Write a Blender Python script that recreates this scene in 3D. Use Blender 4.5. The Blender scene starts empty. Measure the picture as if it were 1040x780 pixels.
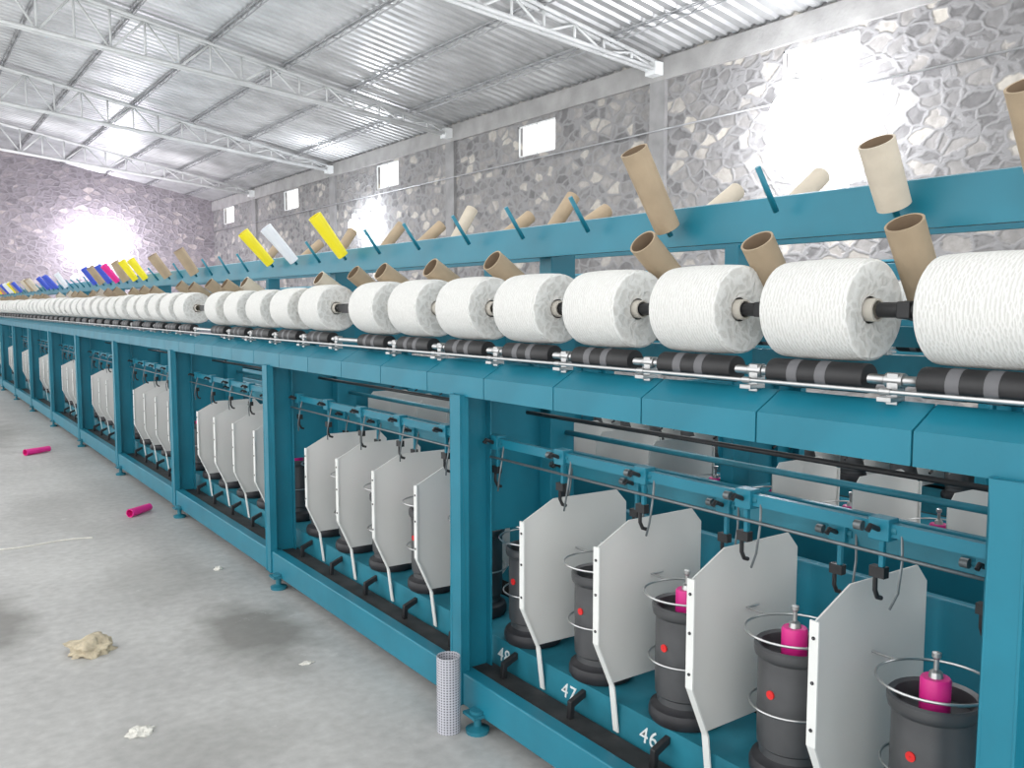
import bpy, math, random, bmesh
from mathutils import Vector, Matrix, noise
random.seed(7)
scene = bpy.context.scene
COL = scene.collection
scene.view_settings.view_transform = 'Standard'
scene.view_settings.exposure = 0.0

# ------------------------------------------------------------------ materials
def mat_new(name):
    m = bpy.data.materials.new(name); m.use_nodes = True
    nt = m.node_tree
    b = nt.nodes.get("Principled BSDF")
    return m, nt, b

def simple(name, col, rough=0.5, metal=0.0, var=0.12, scale=6.0, bump=0.0, bscale=60.0, spec=0.5):
    m, nt, b = mat_new(name)
    b.inputs['Roughness'].default_value = rough
    b.inputs['Metallic'].default_value = metal
    b.inputs['Specular IOR Level'].default_value = spec
    tc = nt.nodes.new('ShaderNodeTexCoord')
    n = nt.nodes.new('ShaderNodeTexNoise'); n.inputs['Scale'].default_value = scale
    n.inputs['Detail'].default_value = 6
    nt.links.new(tc.outputs['Object'], n.inputs['Vector'])
    r = nt.nodes.new('ShaderNodeValToRGB')
    r.color_ramp.elements[0].position = 0.3
    r.color_ramp.elements[1].position = 0.7
    c = Vector(col)
    lo = c*(1-var); hi = c*(1+var)
    r.color_ramp.elements[0].color = (*lo, 1)
    r.color_ramp.elements[1].color = (min(hi[0],1), min(hi[1],1), min(hi[2],1), 1)
    nt.links.new(n.outputs['Fac'], r.inputs['Fac'])
    nt.links.new(r.outputs['Color'], b.inputs['Base Color'])
    if bump > 0:
        n2 = nt.nodes.new('ShaderNodeTexNoise'); n2.inputs['Scale'].default_value = bscale
        nt.links.new(tc.outputs['Object'], n2.inputs['Vector'])
        bp = nt.nodes.new('ShaderNodeBump'); bp.inputs['Strength'].default_value = bump
        bp.inputs['Distance'].default_value = 0.01
        nt.links.new(n2.outputs['Fac'], bp.inputs['Height'])
        nt.links.new(bp.outputs['Normal'], b.inputs['Normal'])
    return m

TEAL = simple('teal_paint', (0.012, 0.195, 0.280), 0.38, 0, 0.12, 5)
TEALD = simple('teal_paint_dusty', (0.020, 0.190, 0.260), 0.45, 0, 0.22, 9)
PLATE = simple('plate_grey', (0.70, 0.70, 0.68), 0.5, 0, 0.04, 3)
STRIP = simple('strip_white', (0.82, 0.83, 0.81), 0.4, 0, 0.04, 8)
BLACK = simple('black_rubber', (0.018, 0.018, 0.02), 0.45, 0, 0.3, 20)
DUSTBLK = simple('dusty_black', (0.035, 0.033, 0.033), 0.7, 0, 0.5, 14)
BANDG = simple('roller_band', (0.14, 0.14, 0.15), 0.5, 0, 0.1, 20)
STEEL = simple('steel', (0.55, 0.55, 0.55), 0.32, 0.95, 0.08, 30)
DSTEEL = simple('dull_steel', (0.20, 0.22, 0.23), 0.45, 0.7, 0.15, 30)
POT = simple('pot_metal', (0.12, 0.122, 0.128), 0.36, 0.5, 0.15, 10)
POTIN = simple('pot_bottom', (0.035, 0.035, 0.04), 0.5, 0.2, 0.3, 16)
PINK = simple('pink_plastic', (0.85, 0.025, 0.30), 0.4, 0, 0.05, 10)
YELLOW = simple('yellow_plastic', (0.90, 0.78, 0.02), 0.4, 0, 0.04, 10)
WHITEP = simple('white_plastic', (0.8, 0.83, 0.88), 0.4, 0, 0.04, 10)
BLUEP = simple('blue_plastic', (0.05, 0.10, 0.60), 0.4, 0, 0.04, 10)
RED = simple('red_sticker', (0.75, 0.02, 0.02), 0.5, 0, 0.04, 10)
CARD = simple('cardboard', (0.42, 0.325, 0.22), 0.75, 0, 0.10, 14, 0.15, 90)
CARDP = simple('cardboard_pale_glare', (0.62, 0.55, 0.45), 0.75, 0, 0.08, 14, 0.15, 90)  # whitening glare put into the colour; also plain variety on other tubes
CORE = simple('core_pale', (0.66, 0.62, 0.55), 0.8, 0, 0.08, 14)
CARDI = simple('cardboard_inside', (0.24, 0.17, 0.11), 0.85, 0, 0.10, 14)
TRUSS = simple('truss_white', (0.66, 0.67, 0.67), 0.5, 0.0, 0.12, 4)
PURL = simple('purlin_grey', (0.32, 0.325, 0.335), 0.5, 0.3, 0.2, 4)
CONC = simple('concrete_grey', (0.29, 0.285, 0.28), 0.9, 0, 0.16, 3, 0.4, 25)
PILAS = simple('pilaster_grey', (0.225, 0.222, 0.222), 0.9, 0, 0.22, 3, 0.4, 25)
LINT = simple('lint', (0.60, 0.52, 0.38), 0.95, 0, 0.25, 30, 0.8, 60)
LINTW = simple('lint_white', (0.80, 0.78, 0.72), 0.95, 0, 0.1, 30, 0.8, 60)
CHALK = simple('chalk_white', (0.8, 0.85, 0.85), 0.9, 0, 0.1, 60)

def perf_mat():
    m, nt, b = mat_new('perforated_plastic')
    tc = nt.nodes.new('ShaderNodeTexCoord')
    sx = nt.nodes.new('ShaderNodeSeparateXYZ'); nt.links.new(tc.outputs['Object'], sx.inputs[0])
    at = nt.nodes.new('ShaderNodeMath'); at.operation = 'ARCTAN2'
    nt.links.new(sx.outputs['Y'], at.inputs[0]); nt.links.new(sx.outputs['X'], at.inputs[1])
    def sn(src, k):
        mu = nt.nodes.new('ShaderNodeMath'); mu.operation = 'MULTIPLY'; mu.inputs[1].default_value = k
        nt.links.new(src, mu.inputs[0]); return mu.outputs[0]
    A = sn(at.outputs[0], 12.0); Z = sn(sx.outputs['Z'], 420.0)
    p = nt.nodes.new('ShaderNodeMath'); nt.links.new(A, p.inputs[0]); nt.links.new(Z, p.inputs[1])
    q = nt.nodes.new('ShaderNodeMath'); q.operation = 'SUBTRACT'; nt.links.new(A, q.inputs[0]); nt.links.new(Z, q.inputs[1])
    s1 = nt.nodes.new('ShaderNodeMath'); s1.operation = 'SINE'; nt.links.new(p.outputs[0], s1.inputs[0])
    s2 = nt.nodes.new('ShaderNodeMath'); s2.operation = 'SINE'; nt.links.new(q.outputs[0], s2.inputs[0])
    mm = nt.nodes.new('ShaderNodeMath'); mm.operation = 'MULTIPLY'
    nt.links.new(s1.outputs[0], mm.inputs[0]); nt.links.new(s2.outputs[0], mm.inputs[1])
    r = nt.nodes.new('ShaderNodeValToRGB')
    r.color_ramp.elements[0].position = 0.25; r.color_ramp.elements[0].color = (0.55, 0.55, 0.60, 1)
    r.color_ramp.elements[1].position = 0.4; r.color_ramp.elements[1].color = (0.12, 0.12, 0.15, 1)
    nt.links.new(mm.outputs[0], r.inputs['Fac']); nt.links.new(r.outputs['Color'], b.inputs['Base Color'])
    return m
PERF = perf_mat()

def yarn_mat():
    m, nt, b = mat_new('white_yarn')
    b.inputs['Roughness'].default_value = 0.9
    b.inputs['Specular IOR Level'].default_value = 0.15
    tc = nt.nodes.new('ShaderNodeTexCoord')
    sx = nt.nodes.new('ShaderNodeSeparateXYZ'); nt.links.new(tc.outputs['Object'], sx.inputs[0])
    at = nt.nodes.new('ShaderNodeMath'); at.operation = 'ARCTAN2'
    nt.links.new(sx.outputs['Z'], at.inputs[0]); nt.links.new(sx.outputs['X'], at.inputs[1])
    def mul(src, k):
        mu = nt.nodes.new('ShaderNodeMath'); mu.operation = 'MULTIPLY'; mu.inputs[1].default_value = k
        nt.links.new(src, mu.inputs[0]); return mu.outputs[0]
    def op(o, a, c=None):
        n = nt.nodes.new('ShaderNodeMath'); n.operation = o
        nt.links.new(a, n.inputs[0])
        if c is not None: nt.links.new(c, n.inputs[1])
        return n.outputs[0]
    A = mul(at.outputs[0], 9.0); Y = mul(sx.outputs['Y'], 900.0)
    nz = nt.nodes.new('ShaderNodeTexNoise'); nz.inputs['Scale'].default_value = 26; nz.inputs['Detail'].default_value = 4
    nt.links.new(tc.outputs['Object'], nz.inputs['Vector'])
    N = mul(nz.outputs['Fac'], 22.0)
    A2 = op('ADD', A, N)
    s1 = op('SINE', op('ADD', A2, Y)); s2 = op('SINE', op('SUBTRACT', A2, Y))
    h = op('MAXIMUM', s1, s2)
    h2 = op('ADD', mul(h, 0.7), mul(nz.outputs['Fac'], 3.5))
    bp = nt.nodes.new('ShaderNodeBump'); bp.inputs['Strength'].default_value = 0.35; bp.inputs['Distance'].default_value = 0.003
    nt.links.new(h2, bp.inputs['Height']); nt.links.new(bp.outputs['Normal'], b.inputs['Normal'])
    r = nt.nodes.new('ShaderNodeValToRGB')
    r.color_ramp.elements[0].position = 0.0; r.color_ramp.elements[0].color = (0.70, 0.695, 0.67, 1)
    r.color_ramp.elements[1].position = 1.0; r.color_ramp.elements[1].color = (0.82, 0.82, 0.80, 1)
    nt.links.new(h, r.inputs['Fac']); nt.links.new(r.outputs['Color'], b.inputs['Base Color'])
    return m
YARN = yarn_mat()

def stone_mat(name, tint, dark=1.0, contrast=1.0):
    m, nt, b = mat_new(name)
    b.inputs['Roughness'].default_value = 0.95
    b.inputs['Specular IOR Level'].default_value = 0.2
    tc = nt.nodes.new('ShaderNodeTexCoord')
    mp = nt.nodes.new('ShaderNodeMapping'); mp.inputs['Scale'].default_value = (1, 1, 1.5)
    nt.links.new(tc.outputs['Object'], mp.inputs['Vector'])
    nz = nt.nodes.new('ShaderNodeTexNoise'); nz.inputs['Scale'].default_value = 4.0; nz.inputs['Detail'].default_value = 3
    nt.links.new(mp.outputs[0], nz.inputs['Vector'])
    mx = nt.nodes.new('ShaderNodeMixRGB'); mx.blend_type = 'LINEAR_LIGHT'; mx.inputs['Fac'].default_value = 0.10
    nt.links.new(mp.outputs[0], mx.inputs['Color1']); nt.links.new(nz.outputs['Color'], mx.inputs['Color2'])
    ve = nt.nodes.new('ShaderNodeTexVoronoi'); ve.feature = 'DISTANCE_TO_EDGE'; ve.inputs['Scale'].default_value = 4.2
    vc = nt.nodes.new('ShaderNodeTexVoronoi'); vc.inputs['Scale'].default_value = 4.2
    nt.links.new(mx.outputs[0], ve.inputs['Vector']); nt.links.new(mx.outputs[0], vc.inputs['Vector'])
    cr = nt.nodes.new('ShaderNodeValToRGB')
    els = cr.color_ramp.elements
    base = 0.27
    def c(r, g, bb):
        v = [base+(q-base)*contrast for q in (r, g, bb)]
        return (v[0]*dark*tint[0], v[1]*dark*tint[1], v[2]*dark*tint[2], 1)
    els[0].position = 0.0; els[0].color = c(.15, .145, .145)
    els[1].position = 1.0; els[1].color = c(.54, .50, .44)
    e = els.new(0.45); e.color = c(.22, .213, .21)
    e = els.new(0.80); e.color = c(.31, .295, .28)
    sp = nt.nodes.new('ShaderNodeSeparateColor'); nt.links.new(vc.outputs['Color'], sp.inputs[0])
    nt.links.new(sp.outputs[0], cr.inputs['Fac'])
    n3 = nt.nodes.new('ShaderNodeTexNoise'); n3.inputs['Scale'].default_value = 9; n3.inputs['Detail'].default_value = 8
    nt.links.new(tc.outputs['Object'], n3.inputs['Vector'])
    mm = nt.nodes.new('ShaderNodeMixRGB'); mm.blend_type = 'OVERLAY'; mm.inputs['Fac'].default_value = 0.45
    nt.links.new(cr.outputs[0], mm.inputs['Color1']); nt.links.new(n3.outputs['Fac'], mm.inputs['Color2'])
    edge = nt.nodes.new('ShaderNodeValToRGB')
    edge.color_ramp.elements[0].position = 0.04; edge.color_ramp.elements[0].color = (1, 1, 1, 1)
    edge.color_ramp.elements[1].position = 0.15; edge.color_ramp.elements[1].color = (0, 0, 0, 1)
    nt.links.new(ve.outputs['Distance'], edge.inputs['Fac'])
    fin = nt.nodes.new('ShaderNodeMixRGB'); nt.links.new(edge.outputs[0], fin.inputs['Fac'])
    nt.links.new(mm.outputs[0], fin.inputs['Color1'])
    fin.inputs['Color2'].default_value = c(.275, .27, .27)
    nt.links.new(fin.outputs[0], b.inputs['Base Color'])
    bp = nt.nodes.new('ShaderNodeBump'); bp.inputs['Strength'].default_value = 0.38; bp.inputs['Distance'].default_value = 0.03
    ad = nt.nodes.new('ShaderNodeMath'); nt.links.new(edge.outputs[0], ad.inputs[0])
    nt.links.new(n3.outputs['Fac'], ad.inputs[1])
    nt.links.new(ad.outputs[0], bp.inputs['Height']); nt.links.new(bp.outputs['Normal'], b.inputs['Normal'])
    return m
STONE = stone_mat('rubble_stone', (1, 1, 1.01), 0.84, .85)
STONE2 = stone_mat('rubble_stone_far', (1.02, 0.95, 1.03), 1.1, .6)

def floor_mat():
    m, nt, b = mat_new('concrete_floor')
    b.inputs['Roughness'].default_value = 0.6
    tc = nt.nodes.new('ShaderNodeTexCoord')
    n1 = nt.nodes.new('ShaderNodeTexNoise'); n1.inputs['Scale'].default_value = 1.3; n1.inputs['Detail'].default_value = 9
    n2 = nt.nodes.new('ShaderNodeTexNoise'); n2.inputs['Scale'].default_value = 26; n2.inputs['Detail'].default_value = 8
    for n in (n1, n2): nt.links.new(tc.outputs['Object'], n.inputs['Vector'])
    r = nt.nodes.new('ShaderNodeValToRGB')
    r.color_ramp.elements[0].position = 0.32; r.color_ramp.elements[0].color = (0.425, 0.42, 0.41, 1)
    r.color_ramp.elements[1].position = 0.66; r.color_ramp.elements[1].color = (0.55, 0.545, 0.53, 1)
    nt.links.new(n1.outputs['Fac'], r.inputs['Fac'])
    mo = nt.nodes.new('ShaderNodeMixRGB'); mo.blend_type = 'OVERLAY'; mo.inputs['Fac'].default_value = 0.28
    nt.links.new(r.outputs[0], mo.inputs['Color1']); nt.links.new(n2.outputs['Fac'], mo.inputs['Color2'])
    cur = mo.outputs[0]
    for (cx, cy, rx, ry, dk) in [(0.24, 3.75, 0.21, 0.42, 0.75), (1.03, 3.08, 0.26, 0.42, 0.75), (0.62, 2.35, 0.3, 0.3, 0.25),
                             (0.9, 4.0, 0.3, 0.5, 0.3), (0.75, 5.6, 0.3, 0.8, 0.25), (0.7, 9.6, 0.35, 1.6, 0.5), (0.55, 1.9, 0.2, 0.25, 0.3)]:
        mp = nt.nodes.new('ShaderNodeMapping'); mp.vector_type = 'POINT'
        mp.inputs['Location'].default_value = (-cx/rx, -cy/ry, 0); mp.inputs['Scale'].default_value = (1/rx, 1/ry, 0)
        nt.links.new(tc.outputs['Object'], mp.inputs['Vector'])
        nz = nt.nodes.new('ShaderNodeTexNoise'); nz.inputs['Scale'].default_value = 5; nz.inputs['Detail'].default_value = 6
        nt.links.new(tc.outputs['Object'], nz.inputs['Vector'])
        ln = nt.nodes.new('ShaderNodeVectorMath'); ln.operation = 'LENGTH'; nt.links.new(mp.outputs[0], ln.inputs[0])
        ad = nt.nodes.new('ShaderNodeMath'); ad.operation = 'MULTIPLY_ADD'
        nt.links.new(nz.outputs['Fac'], ad.inputs[0]); ad.inputs[1].default_value = 1.3
        nt.links.new(ln.outputs['Value'], ad.inputs[2])
        mr = nt.nodes.new('ShaderNodeMapRange'); mr.inputs['From Min'].default_value = 1.05; mr.inputs['From Max'].default_value = 1.65
        mr.inputs['To Min'].default_value = dk; mr.inputs['To Max'].default_value = 0.0
        nt.links.new(ad.outputs[0], mr.inputs['Value'])
        mx = nt.nodes.new('ShaderNodeMixRGB'); nt.links.new(mr.outputs[0], mx.inputs['Fac'])
        nt.links.new(cur, mx.inputs['Color1']); mx.inputs['Color2'].default_value = (0.19, 0.185, 0.17, 1)
        cur = mx.outputs[0]
    n4 = nt.nodes.new('ShaderNodeTexNoise'); n4.inputs['Scale'].default_value = 4.5; n4.inputs['Detail'].default_value = 12; n4.inputs['Roughness'].default_value = 0.75
    nt.links.new(tc.outputs['Object'], n4.inputs['Vector'])
    r4 = nt.nodes.new('ShaderNodeValToRGB'); r4.color_ramp.elements[0].position = 0.60; r4.color_ramp.elements[1].position = 0.72
    r4.color_ramp.elements[0].color = (0, 0, 0, 1); r4.color_ramp.elements[1].color = (0.7, 0.7, 0.7, 1)
    nt.links.new(n4.outputs['Fac'], r4.inputs['Fac'])
    m4 = nt.nodes.new('ShaderNodeMixRGB'); nt.links.new(r4.outputs[0], m4.inputs['Fac'])
    nt.links.new(cur, m4.inputs['Color1']); m4.inputs['Color2'].default_value = (0.70, 0.70, 0.68, 1)
    nt.links.new(m4.outputs[0], b.inputs['Base Color'])
    bp = nt.nodes.new('ShaderNodeBump'); bp.inputs['Strength'].default_value = 0.12; bp.inputs['Distance'].default_value = 0.01
    nt.links.new(n2.outputs['Fac'], bp.inputs['Height']); nt.links.new(bp.outputs['Normal'], b.inputs['Normal'])
    return m
FLOOR = floor_mat()
ROOF = simple('galvanised_sheet', (0.56, 0.565, 0.57), 0.40, 0.7, 0.2, 1.6)

def emit(name, col, s):
    m, nt, b = mat_new(name)
    b.inputs['Base Color'].default_value = (*col, 1)
    b.inputs['Emission Color'].default_value = (*col, 1)
    b.inputs['Emission Strength'].default_value = s
    return m

# ------------------------------------------------------------------ geometry builder
class G:
    def __init__(s): s.v = []; s.f = []; s.mi = []; s.sm = []
    def add(s, vs, fs, mi=0, sm=False):
        o = len(s.v); s.v += [tuple(p) for p in vs]
        for f in fs:
            s.f.append(tuple(i+o for i in f)); s.mi.append(mi); s.sm.append(sm)
        return s
    def box(s, x0, x1, y0, y1, z0, z1, mi=0):
        v = [(x0,y0,z0),(x1,y0,z0),(x1,y1,z0),(x0,y1,z0),(x0,y0,z1),(x1,y0,z1),(x1,y1,z1),(x0,y1,z1)]
        return s.add(v, [(0,3,2,1),(4,5,6,7),(0,1,5,4),(1,2,6,5),(2,3,7,6),(3,0,4,7)], mi)
    def prism(s, poly, y0, y1, mi=0):
        n = len(poly)
        v = [(p[0], y0, p[1]) for p in poly] + [(p[0], y1, p[1]) for p in poly]
        f = [tuple(range(n)), tuple(range(2*n-1, n-1, -1))]
        for i in range(n):
            j = (i+1) % n; f.append((i, i+n, j+n, j))
        return s.add(v, f, mi)
    def tube(s, pts, r, n=8, mi=0, cap=True, closed=False):
        pts = [Vector(p) for p in pts]; vs = []
        N = len(pts); up = None
        for i, p in enumerate(pts):
            if closed: d = pts[(i+1) % N]-pts[i-1]
            else: d = pts[min(i+1, N-1)]-pts[max(i-1, 0)]
            d.normalize()
            if up is None:
                up = Vector((0,0,1)) if abs(d.z) < 0.9 else Vector((1,0,0))
            a = d.cross(up).normalized(); b = a.cross(d).normalized(); up = b
            for k in range(n):
                t = 2*math.pi*k/n
                vs.append(p+a*(r*math.cos(t))+b*(r*math.sin(t)))
        fs = []
        for i in range(N if closed else N-1):
            for k in range(n):
                i2 = (i+1) % N
                fs.append((i*n+k, i*n+(k+1) % n, i2*n+(k+1) % n, i2*n+k))
        s.add(vs, fs, mi, True)
        if cap and not closed:
            s.add(vs[:n], [tuple(range(n-1,-1,-1))], mi); s.add(vs[-n:], [tuple(range(n))], mi)
        return s
    def lathe(s, prof, n=24, c=(0,0,0), axis='z', mis=None):
        vs = []
        for (r, h) in prof:
            for k in range(n):
                t = 2*math.pi*k/n
                if axis == 'z': p = (c[0]+r*math.cos(t), c[1]+r*math.sin(t), c[2]+h)
                elif axis == 'y': p = (c[0]+r*math.sin(t), c[1]+h, c[2]+r*math.cos(t))
                else: p = (c[0]+h, c[1]+r*math.cos(t), c[2]+r*math.sin(t))
                vs.append(p)
        o = len(s.v); s.v += vs
        for i in range(len(prof)-1):
            for k in range(n):
                s.f.append((o+i*n+k, o+i*n+(k+1) % n, o+(i+1)*n+(k+1) % n, o+(i+1)*n+k))
                s.mi.append(mis[i] if mis else 0); s.sm.append(True)
        return s
    def obj(s, name, mats, parent=None, loc=(0,0,0), label=None, cat=None, group=None, bevel=0, kind=None, clean=True):
        me = bpy.data.meshes.new(name); me.from_pydata(s.v, [], s.f)
        if not isinstance(mats, (list, tuple)): mats = [mats]
        for m in mats: me.materials.append(m)
        for p, mi, sm in zip(me.polygons, s.mi, s.sm):
            p.material_index = mi; p.use_smooth = sm
        if clean:
            bm = bmesh.new(); bm.from_mesh(me)
            bmesh.ops.remove_doubles(bm, verts=bm.verts, dist=1e-5)
            bmesh.ops.recalc_face_normals(bm, faces=bm.faces)
            for e in bm.edges:
                if len(e.link_faces) == 2 and e.calc_face_angle(0) > 0.7: e.smooth = False
            bm.to_mesh(me); bm.free()
        o = bpy.data.objects.new(name, me); COL.objects.link(o)
        o.location = loc
        if parent: o.parent = parent
        if bevel:
            b = o.modifiers.new('bevel', 'BEVEL'); b.width = bevel; b.segments = 2; b.limit_method = 'ANGLE'
        tag(o, label, cat, group, kind)
        return o

def tag(o, label=None, cat=None, group=None, kind=None):
    if label: o['label'] = label
    if cat: o['category'] = cat
    if group: o['group'] = group
    if kind: o['kind'] = kind

def dup(o, loc, parent=None, rot=None, mirror=False):
    c = o.copy(); COL.objects.link(c); c.location = loc
    if parent is not None: c.parent = parent
    if rot is not None: c.rotation_euler = rot
    if mirror: c.scale = (-1, 1, 1)
    return c
def dup_tree(o, loc, parent=None, rot=None, mirror=False, skip=()):
    c = dup(o, loc, parent, rot, mirror)
    for ch in list(o.children):
        if ch.name.split('.')[0] in skip: continue
        k = ch.copy(); COL.objects.link(k); k.parent = c
        for g2 in list(ch.children):
            q = g2.copy(); COL.objects.link(q); q.parent = k
    return c
def kill(o):
    for c in list(o.children): kill(c)
    bpy.data.objects.remove(o)

# ------------------------------------------------------------------ setting
H = 1.18; XW = 9.0; YF = 30.0
def zr(x): return 4.63 + 0.19*(XW-x)
G().box(-9, XW+0.3, -6, YF+0.3, -0.2, 0).obj('floor', FLOOR, kind='structure')

WT = 0.10
wins = [(6.6, 3.98), (12.1, 3.97), (17.5, 4.0), (23.1, 4.02), (28.4, 4.05)]
g = G()
ys = [-3.0]
for (wy, wz) in wins: ys += [wy-0.52, wy+0.52]
ys.append(YF+0.3)
for i in range(len(ys)-1):
    if i % 2 == 0: g.box(XW, XW+WT, ys[i], ys[i+1], 0, 4.75)
    else:
        wz = wins[i//2][1]
        g.box(XW, XW+WT, ys[i], ys[i+1], 0, wz-0.26)
        g.box(XW, XW+WT, ys[i], ys[i+1], wz+0.26, 4.75)
g.obj('wall_right', STONE, kind='structure', clean=False)
g = G()
g.prism([(XW+0.1, 0), (XW+0.1, zr(XW+0.1)), (-6, zr(-6)), (-6, 0)], YF, YF+0.3)
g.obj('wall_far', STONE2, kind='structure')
G().box(XW-0.05, XW+0.0, -3, YF, 4.30, 4.60).obj('trim_1', CONC, kind='structure')
for i, y in enumerate([3.6, 9.2, 14.8, 20.3, 25.9]):
    G().box(XW-0.06, XW, y-0.15, y+0.15, 0, 4.30).obj('trim_%d' % (i+2), PILAS, kind='structure')
for i, (wy, wz) in enumerate(wins):
    g = G()
    y0, y1, z0, z1 = wy-0.52, wy+0.52, wz-0.26, wz+0.26
    x0, x1 = XW+0.01, XW+0.03
    g.box(x0, x1, y0, y1, z0, z0+0.025); g.box(x0, x1, y0, y1, z1-0.025, z1)
    g.box(x0, x1, y0, y0+0.025, z0, z1); g.box(x0, x1, y1-0.025, y1, z0, z1)
    g.box(x0, x1, wy-0.008, wy+0.008, z0, z1)
    g.obj('window_%d' % (i+1), TRUSS, kind='structure')

g = G(); vs = []; fs = []
prof = [(0, 0), (0.09, 0), (0.12, 0.035), (0.17, 0.035)]
Y = -3.0; rows = []
while Y < YF+0.3:
    for (dy, dz) in prof: rows.append((Y+dy, dz))
    Y += 0.20
for (y, dz) in rows:
    for x in (-6.0, 1.5, XW+0.3): vs.append((x, y, zr(x)+dz))
for i in range(len(rows)-1):
    for k in (0, 1):
        a = i*3+k; fs.append((a, a+1, a+4, a+3))
g.add(vs, fs); g.obj('ceiling', ROOF, kind='structure')

def truss():
    g = G(); x0, x1 = -4.0, 8.95
    def zt(x): return zr(x)-0.12
    def zb(x): return 4.42+0.105*(XW-x)
    for yy in (-0.06, 0.06):
        g.tube([(x0, yy, zt(x0)), (x1, yy, zt(x1))], 0.028, 6)
        g.tube([(x0, yy, zb(x0)), (x1, yy, zb(x1))], 0.028, 6)
    n = 26
    for i in range(n):
        a = x0+(x1-x0)*i/n; b = x0+(x1-x0)*(i+1)/n
        g.tube([(a, 0, zt(a)), (a, 0, zb(a))], 0.019, 5)
        if i % 2: g.tube([(a, 0, zt(a)), (b, 0, zb(b))], 0.019, 5)
        else: g.tube([(a, 0, zb(a)), (b, 0, zt(b))], 0.019, 5)
    g.box(x1-0.15, x1+0.03, -0.1, 0.1, zb(x1)-0.06, zt(x1)+0.02)
    return g.obj('roof_truss', TRUSS, label='white painted steel lattice roof truss under the corrugated roof',
                 cat='roof truss', group='steel roof trusses')
T0 = truss(); T0.location = (0, 3.6, 0)
for y in [9.2, 14.8, 20.3, 25.9]: dup(T0, (0, y, 0))
for i, x in enumerate([8.1, 6.9, 5.7, 4.5, 3.3, 2.1, 0.9, -0.3, -1.5]):
    g = G(); z = -0.02
    for (dx, dz) in ((-0.03, 0), (0.03, 0), (0, -0.09)):
        g.tube([(dx, -3, z+dz), (dx, YF, z+dz)], 0.011, 5)
    y = -3.0; k = 0
    while y < YF-0.3:
        g.tube([(0, y, z if k % 2 else z-0.09), (0, y+0.3, z-0.09 if k % 2 else z)], 0.008, 4)
        y += 0.3; k += 1
    g.obj('roof_purlin', PURL, loc=(x, 0, zr(x)), label='thin grey steel lattice purlin running under the roof sheets',
          cat='roof purlin', group='roof purlins')
G().tube([(XW-0.08, -2, 3.62), (XW-0.08, 29.8, 3.62)], 0.012, 6).obj('wall_conduit', PURL,
    label='thin grey cable conduit running along the stone wall', cat='conduit')

def lamp(loc, s, r, mount, col):
    e = bpy.data.objects.new('wall_lamp', None); COL.objects.link(e); e.location = loc
    tag(e, 'glaring white bulb on a short bracket against the stone wall', 'lamp', 'glaring wall lamps')
    g = G(); prof = []
    for i in range(13):
        t = math.pi*i/12; prof.append((max(0.001, r*math.sin(t)), -r*math.cos(t)*1.15))
    g.lathe(prof, 20); g.obj('bulb', emit('bulb_glow', col, s), e)
    G().lathe([(0.001, 0), (r*0.35, 0), (r*0.38, 0.10), (r*0.15, 0.14), (0.001, 0.14)], 16, (0, 0, r*1.08)).obj('socket', TRUSS, e)
    mx, my = mount
    G().tube([(0, 0, r*1.05+0.13), (0, 0, r*1.05+0.2), (mx, my, r*1.05+0.2)], 0.012, 6).obj('bracket', TRUSS, e)
lamp((8.44, 6.50, 3.28), 95, 0.28, (0.5, 0), (0.95, 0.96, 1.0))
lamp((8.6, 18.3, 2.95), 170, 0.15, (0.4, 0), (0.90, 0.94, 1.0))
lamp((5.45, 29.5, 3.1), 120, 0.26, (0, 0.5), (0.93, 0.89, 1.0))

# ------------------------------------------------------------------ machine
CX = 2.05; MIR = 2*CX
M = bpy.data.objects.new('yarn_twisting_machine', None); COL.objects.link(M)
M.location = (CX, 0, 0)
tag(M, 'long teal steel double-sided yarn twisting machine loaded with white yarn bobbins', 'machine')
class P(G):
    def part(s, name, mats, label=None, bevel=0, kind=None):
        o = s.obj(name, mats, M, (0, 0, 0), label=label, bevel=bevel, kind=kind)
        o.location = (-CX, 0, 0); return o
def MX(x): return x-CX
Y0, Y1 = -0.9, 26.8
B = 1.535
posts = [-.895, .635, 2.135, 3.67] + [5.21+B*k for k in range(0, 15)]
posts = [p for p in posts if p < Y1]
def mirp(poly): return [(MIR-x, z) for (x, z) in poly][::-1]

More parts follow.
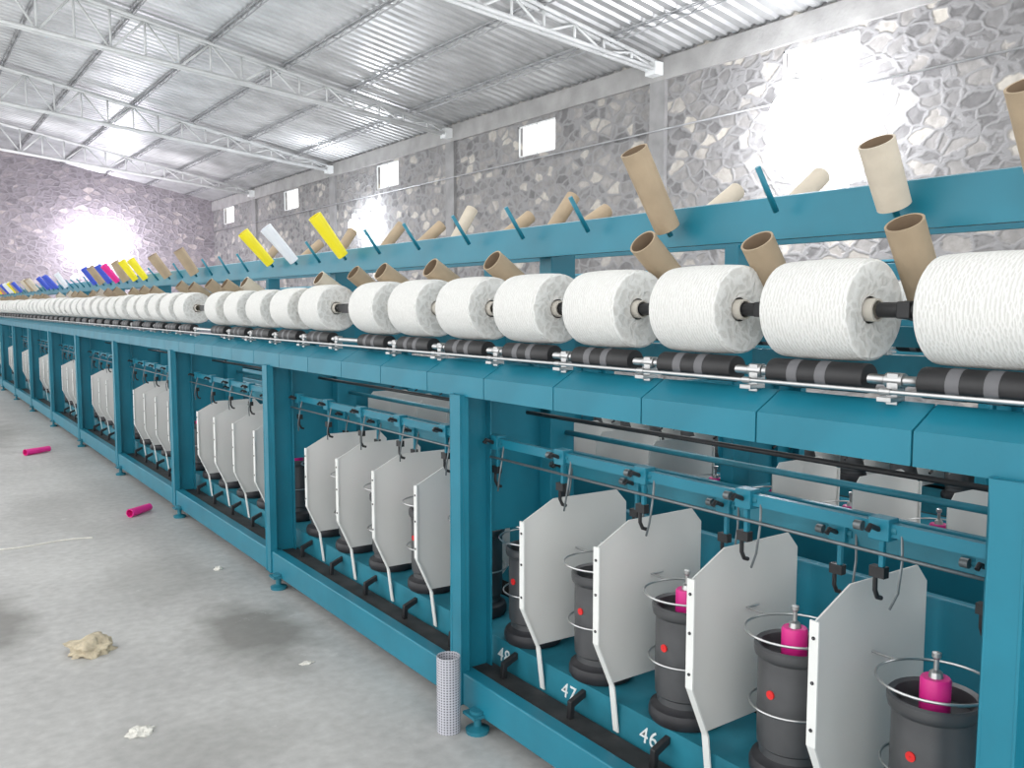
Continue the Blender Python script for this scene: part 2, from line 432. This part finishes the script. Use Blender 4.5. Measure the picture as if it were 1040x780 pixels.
for side in (0, 1):
    mp = (lambda q: q) if side == 0 else mirp
    P().prism(mp([(1.305, .935), (1.305, .980), (1.36, 1.018), (1.37, 1.018), (1.37, .935)]), Y0, Y1).part('front_rail', TEALD)
    P().prism(mp([(1.29, .045), (1.29, .14), (1.335, .14), (1.335, .045)]), Y0, Y1).part('base_beam', TEAL, bevel=0.004)
    P().prism(mp([(1.335, .06), (1.335, .118), (1.345, .125), (1.42, .125), (1.43, .118), (1.43, .06)]), Y0, Y1).part('belt_trough', DUSTBLK, label='dusty black drive belt trough')
    P().prism(mp([(1.43, .06), (1.43, .205), (1.66, .205), (1.66, .185), (1.45, .185), (1.45, .06)]), Y0, Y1).part('spindle_rail', TEALD)
    dz = .008 if side == 0 else .08
    P().prism(mp([(1.54, 1.312+dz), (1.54, 1.40+dz), (1.555, 1.404+dz), (1.64, 1.404+dz), (1.64, 1.39+dz), (1.56, 1.39+dz), (1.56, 1.312+dz)]), Y0, Y1).part('tube_holder_beam', TEAL)
    P().prism(mp([(1.62, 1.10), (1.62, 1.14), (1.65, 1.14), (1.65, 1.10)]), Y0, Y1).part('peg_bar', TEAL)
    x = 1.365 if side == 0 else MIR-1.365
    P().tube([(x, Y0, 1.057), (x, Y1, 1.057)], 0.0085, 8).part('roller_shaft', STEEL)
    x = 1.335 if side == 0 else MIR-1.335
    P().tube([(x, Y0, 1.040), (x, Y1, 1.040)], 0.004, 8).part('guide_rod', STEEL)
    P().prism(mp([(1.76, .20), (1.76, .575), (1.785, .575), (1.785, .20)]), Y0, Y1).part('centre_panel', TEAL, bevel=0.004)
P().box(1.79, 2.31, Y0, Y1, .10, .30).part('cable_tray', DUSTBLK)

cv = G().prism([(0, -.030), (0, .026), (.066, .064), (.066, .060), (.004, .022), (.004, -.030)], -0.1505, 0.1505)
cv.prism([(0, -.030), (0.03, -.030), (0.03, -.027), (0.004, -.027)], -0.1505, 0.1505)
c0 = cv.obj('rail_cover', TEAL, M, (MX(1.30), 0.61, .96))
y = 0.61+0.305
ycs = [0.305, 0.0, -.305]
while y < 26.6: ycs.append(y); y += 0.305
for i, yy in enumerate(sorted(ycs)):
    if i < 90: dup(c0, (MX(1.30), yy, .96), M)

pg = G().box(0, .006, -0.055, 0, 0.045, .935).box(0, .125, -0.006, 0, 0.045, .935).box(0, .03, -0.055, -0.049, 0.045, .935)
pg.prism([(.125, .52), (.125, .93), (.42, .93), (.42, .66), (.35, .52)], -0.006, 0)
pg.box(.119, .125, -.03, 0, .045, .935)
post = pg.obj('post', TEAL, M, (MX(1.285), posts[0], 0), bevel=0.002)
for yy in posts[1:]: dup(post, (MX(1.285), yy, 0), M)
for yy in posts[:6]: dup(post, (MX(MIR-1.285), yy, 0), M, mirror=True)
cg = G().box(0, .09, -0.06, 0, 0.13, 1.39)
col = cg.obj('column', TEAL, M, (MX(1.60), posts[0], 0), bevel=0.003)
for yy in posts[1:]: dup(col, (MX(1.60), yy, 0), M)
for yy in posts[:6]: dup(col, (MX(MIR-1.60), yy, 0), M, mirror=True)
cbo = G().box(1.60-CX, MIR-1.60-CX, -0.05, -0.01, 0.85, 0.93).obj('cross_beam', TEAL, M, (0, posts[0], 0))
for yy in posts[1:8]: dup(cbo, (0, yy, 0), M)
fg = G().lathe([(.001, 0), (.032, 0), (.034, .012), (.014, .018), (.011, .02), (.011, .05), (.022, .05), (.022, .066), (.001, .066)], 16)
fg.box(-0.03, 0.06, -0.03, 0.03, .05, .058)
foot = fg.obj('levelling_foot', TEALD, M, (MX(1.285), posts[0]-0.14, 0))
for yy in posts[1:]: dup(foot, (MX(1.285), yy-0.14, 0), M)
for yy in posts[:6]: dup(foot, (MX(MIR-1.285), yy-0.14, 0), M, mirror=True)

pl = G().prism([(0, .368), (0, .607), (.100, .658), (.320, .658), (.355, .62), (.355, .295), (.320, .258), (.049, .258)], -.002, .002)
plate = pl.obj('separator_plate', PLATE, M, (MX(1.36), 0, 0))
sg = G().box(-.004, 0, -.010, .010, .368, .607).prism([(-.004, .368), (0, .368), (.053, .25), (.068, .13), (.064, .13), (.049, .25)], -.009, .009)
strip = sg.obj('edge_strip', STRIP, plate, (0, 0, 0), label='white edge strip with leg')
bg = G()
for z in (.40, .49, .575): bg.lathe([(.001, -.006), (.0035, -.006), (.0035, -.003)], 8, (0, 0, z), 'x')
bolt = bg.obj('screw', POTIN, strip)
pr = [(.001, 0), (.080, 0), (.086, .010), (.086, .024), (.082, .034), (.072, .038), (.066, .045), (.066, .060), (.071, .065), (.072, .09), (.072, .250),
      (.079, .256), (.081, .266), (.081, .276), (.077, .28), (.068, .276), (.064, .25), (.03, .248), (.001, .248)]
mi = [1]*6 + [0]*12
PX = 1.505
pot = G().lathe(pr, 32, mis=mi).obj('spindle_pot', [POT, POTIN], M, (MX(PX), 0, .206))
G().lathe([(.001, .248), (.025, .248), (.0265, .253), (.0265, .308), (.024, .312), (.001, .312)], 20).obj('pink_cap', PINK, pot, label='pink plastic cap')
G().lathe([(.001, .312), (.013, .312), (.011, .322), (.005, .326), (.0045, .345), (.008, .349), (.008, .357), (.001, .359)], 16).obj('spindle_tip', STEEL, pot, label='chrome spindle tip')
G().lathe([(.001, -.0745), (.009, -.0745), (.009, -.066)], 16, (0, 0, .185), 'x').obj('dot_sticker', RED, pot, label='round red sticker')
G().tube([(.100*math.cos(2*math.pi*i/36), .100*math.sin(2*math.pi*i/36), .305) for i in range(36)], .0026, 6, closed=True).obj('wire_ring', STEEL, pot, label='thin steel balloon ring')
G().tube([(.03, .095, .305), (.03, .15, .305), (.07, .15, .305)], .0026, 6).obj('ring_bracket', STEEL, pot)
G().tube([(.088*math.cos(2*math.pi*i/36), .088*math.sin(2*math.pi*i/36), .15) for i in range(36)], .0024, 6, closed=True).obj('wire_ring', STEEL, pot, label='thin steel lower ring')
pedal = G().prism([(0, .19), (-.05, .17), (-.055, .10), (-.04, .10), (-.037, .155), (0, .172)], -.008, .008).obj('brake_pedal', BLACK, M, (MX(1.43), 0, 0), bevel=.002)
lg = G().box(-.016, .016, -.020, .020, .770, .810).box(-.005, .005, -.005, .005, .715, .772)
lever = lg.obj('guide_bracket', TEAL, M, (MX(1.42), 0, 0), bevel=.002)
G().tube([(0, -.03, .79), (0, .05, .79)], .010, 10).obj('pivot_pin', TEALD, lever)
G().tube([(-.015, .0, .79), (-.04, 0, .80), (-.048, 0, .792)], .005, 8).obj('black_knob', BLACK, lever)
G().box(-.008, .008, -.009, .020, .70, .72).tube([(0, .012, .71), (0, .012, .675), (.008, .012, .66), (.02, .012, .656)], .0045, 8).obj('black_hook', BLACK, lever)
G().tube([(0, -.035, .80), (-.02, -.05, .745), (-.03, -.05, .69), (-.02, -.03, .655)], .0025, 6).obj('wire_guide', DSTEEL, lever)
G().tube([(-.016, .03, .79), (-.016, .045, .79)], .009, 12).obj('collar', DSTEEL, lever)
protos = [plate, pot, pedal, lever]

M2 = bpy.data.objects.new('yarn_twisting_machine', None); COL.objects.link(M2)
M2.location = (CX+2.9, 0, 0)
tag(M2, 'second teal steel yarn twisting machine standing in the next row', 'machine')

for k, py in enumerate(posts[:-1]):
    pn = posts[k+1]
    if k <= 9:
        for sgn in ((0, 1) if k < 4 else (0,)):
            f = (lambda x: x) if sgn == 0 else (lambda x: MIR-x)
            P().box(min(f(1.412), f(1.428)), max(f(1.412), f(1.428)), py+.03, pn-.05, .778, .802).part('guide_bar', TEAL)
            P().tube([(f(1.39), py+.03, .752), (f(1.39), pn-.05, .752)], .0035, 8).part('thin_rod', DSTEEL)
            P().tube([(f(1.52), py+.03, .87), (f(1.52), pn-.05, .87)], .006, 8).part('upper_rod', BLACK)
            P().tube([(f(1.66), py+.03, .80), (f(1.66), pn-.05, .80)], .008, 8).part('cable_run', TEALD)
            P().box(min(f(1.575), f(1.587)), max(f(1.575), f(1.587)), py+.03, pn-.05, .70, .735).part('back_bar', TEALD)
    if k == 0: continue
    for j in range(5):
        yp = py+.185+.303*j
        near = k < 7
        sk = () if k < 5 else ('wire_ring', 'ring_bracket')
        if k == 1 and j >= 3: sk = ('pink_cap',)
        c = dup_tree(pot, (MX(PX), yp, .206), M, skip=sk) if near else dup(pot, (MX(PX), yp, .206), M)
        if near: dup(pedal, (MX(1.43), yp-.02, 0), M)
        if k < 9:
            dup_tree(lever, (MX(1.42), yp+.06, 0), M)
            dup_tree(lever, (MX(1.58), yp-.05, -.07), M)
        if k < 4:
            dup_tree(pot, (MX(MIR-PX), yp, .206), M, mirror=True)
            dup_tree(lever, (MX(MIR-1.42), yp+.06, 0), M, mirror=True)
            dup(pot, (MX(PX), yp, .206), M2)
    for j in range(4):
        yq = py+.335+.305*j
        dup_tree(plate, (MX(1.36), yq, 0), M, rot=(0, 0, random.uniform(-.05, .05)))
        if k < 5:
            dup_tree(plate, (MX(MIR-1.36), yq, 0), M, rot=(0, 0, random.uniform(-.04, .04)), mirror=True)
            dup(plate, (MX(1.36), yq, 0), M2)
for o in protos: kill(o)
for o in list(M.children):
    base = o.name.split('.')[0]
    lx = o.location.x
    if base in ('front_rail', 'base_beam', 'belt_trough', 'spindle_rail', 'centre_panel', 'tube_holder_beam', 'cable_tray', 'guide_bar'):
        dup(o, tuple(o.location), M2)
    elif base in ('post', 'column') and lx < 0 and o.location.y < 8:
        dup(o, tuple(o.location), M2)

# ------------------------------------------------------------------ bobbins
bys = [0.684, 0.982, 1.270, 1.562, 1.855, 2.155, 2.457, 2.75] + [3.21+.315*i for i in range(5)]
y = 5.05
while y < 26.4:
    for i in range(5): bys.append(y+.297*i)
    y += 1.535
bys = [b for b in bys if b < 26.4]
def bobbin_mesh():
    r, h = .0885, .090
    yb = G().lathe([(.024, -h+.010), (.05, -h+.004), (.074, -h), (.083, -h), (.0875, -h+.004), (r, -h+.012), (r+.0015, -h*.5), (r+.002, 0), (r+.0015, h*.5), (r, h-.012), (.0875, h-.004), (.083, h), (.074, h), (.05, h-.004), (.024, h-.010)], 44, axis='y')
    ob = yb.obj('yarn_bobbin', YARN, None, (0, 0, 0), label='white yarn wound on a cardboard tube above the rail', cat='yarn bobbin', group='white yarn bobbins on the machine')
    G().lathe([(.0165, -h-.006), (.020, -h-.006), (.0225, 0), (.020, h+.006), (.0165, h+.006), (.0165, -h-.006)], 24, axis='y').obj('core_tube', CORE, ob, label='pale cardboard core tube')
    return ob
bob = bobbin_mesh()
BZ = 1.1735
for yy in bys:
    c = dup_tree(bob, (1.39, yy, BZ), None, rot=(0, random.uniform(0, 6), 0))
    if yy > 3:
        s = random.uniform(.93, 1.0); c.scale = (s, random.uniform(1.0, 1.12), s); c.location.z = BZ-.09*(1-s)
for yy in [b for b in bys if b < 5.5]:
    dup_tree(bob, (MIR-1.39, yy, BZ), None, rot=(0, random.uniform(0, 6), 0))
kill(bob)
rl = G().lathe([(.001, -.1), (.025, -.1), (.026, -.097), (.026, -.03), (.0265, -.03), (.0265, -.008), (.026, -.008), (.026, .03), (.0265, .03), (.0265, .052), (.026, .052), (.026, .097), (.025, .1), (.001, .1)],
     24, axis='y', mis=[0, 0, 0, 0, 1, 0, 0, 0, 1, 0, 0, 0, 0])
roller = rl.obj('drive_roller', [BLACK, BANDG], M, (0, 0, 0), label='black rubber drive roller with grey bands')
bk = G().box(-.012, .012, -.010, .010, -.04, .012).box(-.035, .006, -.013, .013, -.034, -.026).tube([(0, -.016, 0), (0, .016, 0)], .013, 12)
bk.tube([(-.03, -.010, -.017), (-.03, .010, -.017)], .006, 8)
brk = bk.obj('shaft_bearing', STEEL, M, (0, 0, 0), bevel=.001)
ca = G().prism([(-.016, -.014), (-.016, .014), (.012, .016), (.23, -.02), (.23, -.045), (.012, -.016)], -.012, .012)
ca.tube([(0, -.052, 0), (0, .052, 0)], .0135, 14)
arm = ca.obj('cradle_arm', BLACK, M, (0, 0, 0), bevel=.002, label='black cradle arm holding the bobbins')
for n, yy in enumerate(bys):
    dup(roller, (MX(1.365), yy, 1.057), M)
    dup(brk, (MX(1.365), yy-.149, 1.057), M)
    dup(arm, (MX(1.39), yy+.148, BZ), M)
    if yy < 5.5:
        dup(roller, (MX(MIR-1.365), yy, 1.057), M); dup(brk, (MX(MIR-1.365), yy-.149, 1.057), M, mirror=True)
        dup(arm, (MX(MIR-1.39), yy+.148, BZ), M, mirror=True)
dup(arm, (MX(1.39), 0.533, BZ), M)
dup(arm, (MX(1.39), 3.06, BZ), M)
P().box(1.37, 1.41, 2.92, 3.04, 1.155, 1.185).part('cradle_lock', BLACK)
P().box(1.37, 1.41, 4.66, 4.86, 1.155, 1.185).part('cradle_lock', BLACK)
for o in (roller, brk, arm): bpy.data.objects.remove(o)

# ------------------------------------------------------------------ pegs & tubes
def tube_proto(mats, L=.2, r0=.032, r1=.030):
    g = G().lathe([(r1, 0), (r0, L), (r0-.004, L), (r1-.004, 0), (r1, 0)], 28, mis=[0, 0, 1, 0])
    return g.obj('yarn_tube', mats)
tprot = {'card': tube_proto([CARD, CARDI]), 'pale': tube_proto([CARDP, CARDI]), 'yellow': tube_proto([YELLOW, YELLOW], .2, .028, .022),
         'white': tube_proto([WHITEP, WHITEP], .2, .028, .022), 'pink': tube_proto([PINK, PINK], .2, .028, .022), 'blue': tube_proto([BLUEP, BLUEP], .2, .028, .022)}
LAB = {'card': 'empty brown cardboard tube leaning on a teal peg', 'pale': 'empty pale cardboard tube leaning on a teal peg',
       'yellow': 'empty yellow plastic tube leaning on a teal peg', 'white': 'empty white plastic tube leaning on a teal peg',
       'pink': 'empty pink plastic tube leaning on a teal peg', 'blue': 'empty blue plastic tube leaning on a teal peg'}
peg = G().tube([(0, 0, -.02), (0, 0, .085)], .006, 8).obj('tube_peg', TEAL, M)
def place(kind, x, y, z, tdeg, twist=0, side=0, L=1.0, pegon=True, r=1.0):
    t = math.radians(tdeg)
    rot = (twist, -t, 0) if side == 0 else (twist, t, 0)
    xx = x if side == 0 else MIR-x
    if kind:
        c = tprot[kind].copy(); COL.objects.link(c); c.location = (xx, y, z); c.rotation_euler = rot
        c.scale = (r, r, L); tag(c, LAB[kind], 'yarn tube', 'empty yarn tubes on the machine pegs')
    if pegon: dup(peg, (MX(xx), y, z), M, rot=rot)
for (yy, t) in [(.875, 32), (1.175, 38), (1.495, 50), (2.09, 55), (2.43, 57), (2.77, 57)]:
    base = (1.568, 1.12) if t < 45 else (1.605, 1.165)
    place('card', base[0], yy, base[1], t, 0, L=1.20 if t < 45 else 1.25, r=1.05)
yy = 3.07
while yy < 26:
    if random.random() < .6:
        place(random.choice(['card', 'card', 'card', 'pale']), 1.605, yy, 1.17, random.uniform(50, 57), L=1.1)
    yy += .305
for yy in [1.0, 1.33, 1.9, 2.5, 3.1, 3.7]:
    place(random.choice(['card', 'pale']), 1.605, yy, 1.17, random.uniform(48, 56), side=1)
up = {0.665: ('card', .88, 32), 0.93: ('pale', .62, 30), 1.50: ('card', 1.0, 33), 3.30: ('yellow', .95, 38), 3.82: ('white', .95, 42), 4.12: ('yellow', .95, 42)}  # the pale tube carries lamp glare in its colour
for yy in [0.665, 0.93, 1.20, 1.50, 1.80, 2.09, 2.38, 2.70, 3.00, 3.30, 3.56, 3.82, 4.12]:
    k, L, t = up.get(yy, (None, 1, 36))
    place(k, 1.497, yy, 1.38 if yy > 3.2 else (1.36 if k else 1.39), t, L=L)
yy = 4.47
pal = [None, None, 'card', None, 'pale', None, 'blue', 'pink', 'yellow', 'blue', 'card', 'white']
while yy < 26:
    kd = random.choice([None, None, 'card']) if yy < 6.5 else random.choice(pal)
    if 6.6 < yy < 6.95: kd = 'yellow'
    place(kd, 1.497, yy, 1.37, random.uniform(30, 42), L=.82); yy += .305
for (yy, t) in [(2.05, 55), (2.45, 58), (2.86, 68), (3.25, 60), (3.42, 38), (3.85, 55), (4.3, 32), (4.75, 50), (5.2, 40), (5.9, 35), (6.6, 50), (7.4, 38)]:
    place('pale' if yy < 2.5 else random.choice(['card', 'card', 'pale']), 1.497, yy, 1.50, t, side=1, L=1.35, r=1.1)
for o in tprot.values(): bpy.data.objects.remove(o)
bpy.data.objects.remove(peg)

for txt, yp in [("48", 2.032), ("47", 1.729), ("46", 1.426), ("45", 1.123), ("44", .82)]:
    cu = bpy.data.curves.new('txt', 'FONT'); cu.body = txt; cu.size = .058; cu.extrude = .0004; cu.offset = .0002; cu.shear = .15
    cu.align_x = 'CENTER'; cu.space_character = 1.1
    to = bpy.data.objects.new('txt', cu); COL.objects.link(to)
    bpy.context.view_layer.update()
    me = bpy.data.meshes.new_from_object(to.evaluated_get(bpy.context.evaluated_depsgraph_get()))
    bpy.data.objects.remove(to)
    me.materials.clear(); me.materials.append(CHALK)
    o = bpy.data.objects.new('painted_number', me); COL.objects.link(o); o.parent = M
    o.matrix_local = Matrix(((0, 0, -1, MX(1.4293)), (-1, 0, 0, yp+.046), (0, 1, 0, .140), (0, 0, 0, 1)))
    o['label'] = 'handwritten white number %s' % txt

# ------------------------------------------------------------------ floor items
def ptube(loc, ang, L, r):
    g = G().lathe([(r, -L/2), (r*.85, L/2), (r*.75, L/2), (r*.85, -L/2), (r, -L/2)], 20, axis='y')
    o = g.obj('plastic_tube', PINK, loc=loc, label='bright pink plastic yarn tube lying on the concrete floor', cat='yarn tube', group='pink tubes on the floor')
    o.rotation_euler = (0, 0, ang)
ptube((1.12, 5.28, .024), math.radians(-50), .17, .024)
ptube((.93, 7.95, .026), math.radians(-58), .22, .026)
r = .033
g = G().lathe([(r, 0), (r, .215), (r-.003, .215), (r-.003, 0), (r, 0)], 28)
g.obj('perforated_tube', PERF, loc=(1.225, 2.05, 0), label='grey perforated plastic tube standing upright beside the machine foot', cat='yarn tube')
def fluff(loc, sx, sy, sz, mat, seed):
    bm = bmesh.new(); bmesh.ops.create_icosphere(bm, subdivisions=4, radius=1)
    for v in bm.verts:
        n = noise.noise(v.co*1.7+Vector((seed, 0, 0)))*.55 + noise.noise(v.co*5+Vector((0, seed, 0)))*.25
        v.co *= 1+n
        v.co.x *= sx; v.co.y *= sy; v.co.z = max(v.co.z, -.35)*sz
    mz = min(v.co.z for v in bm.verts)
    for v in bm.verts: v.co.z -= mz
    me = bpy.data.meshes.new('lint_clump'); bm.to_mesh(me); bm.free()
    for p in me.polygons: p.use_smooth = True
    me.materials.append(mat)
    o = bpy.data.objects.new('lint_clump', me); COL.objects.link(o); o.location = loc
    tag(o, 'clump of loose cotton lint lying on the concrete floor', 'lint', 'lint clumps on the floor')
fluff((.51, 3.24, 0), .075, .06, .035, LINT, 3)
fluff((.517, 2.53, 0), .032, .028, .010, LINTW, 5)
fluff((1.16, 3.95, 0), .018, .016, .01, LINTW, 11)
fluff((1.08, 2.72, 0), .022, .012, .004, LINTW, 8)
pts = []
for i in range(24):
    t = i/23
    pts.append((.05+.75*t, 4.95-.1*t+.03*math.sin(9*t), .003))
G().tube(pts, .004, 5).obj('loose_yarn', LINTW, label='loose white yarn strand lying across the concrete floor', cat='yarn strand')

# ------------------------------------------------------------------ light
w = bpy.data.worlds.new('world'); scene.world = w; w.use_nodes = True
bgn = w.node_tree.nodes['Background']; bgn.inputs['Color'].default_value = (0.98, 0.99, 0.99, 1); bgn.inputs['Strength'].default_value = 2.2
def area(loc, rot, sx, sy, p, col=(1, 1, 1)):  # unseen fill lights, added to brighten the hall without any fixture
    l = bpy.data.lights.new('area', 'AREA'); l.shape = 'RECTANGLE'; l.size = sx; l.size_y = sy; l.energy = p; l.color = col
    o = bpy.data.objects.new('area_light', l); COL.objects.link(o); o.location = loc; o.rotation_euler = rot
area((4.0, 9, 4.6), (0, 0, 0), 4, 14, 350, (1, .99, .98))
area((4.5, 22, 4.3), (0, 0, 0), 4, 12, 420, (.99, .95, 1))
area((3, 14, 2.4), (math.pi, 0, 0), 5, 22, 260, (1, 1, .99))
area((5.0, 14, 2.6), (0, -math.pi/2, 0), 2.4, 26, 260, (1, .99, .99))
area((4.5, 24, 2.6), (math.pi/2, 0, 0), 6, 2.4, 160, (1, .95, 1))

# ------------------------------------------------------------------ camera
cam = bpy.data.cameras.new('camera'); co = bpy.data.objects.new('camera', cam); COL.objects.link(co)
co.location = (0, 0, H)
co.rotation_euler = (math.radians(90-5.02), 0, math.radians(-35.1))
cam.sensor_width = 36; cam.lens = 900/1040*36; cam.clip_start = 0.05; cam.clip_end = 200
scene.camera = co
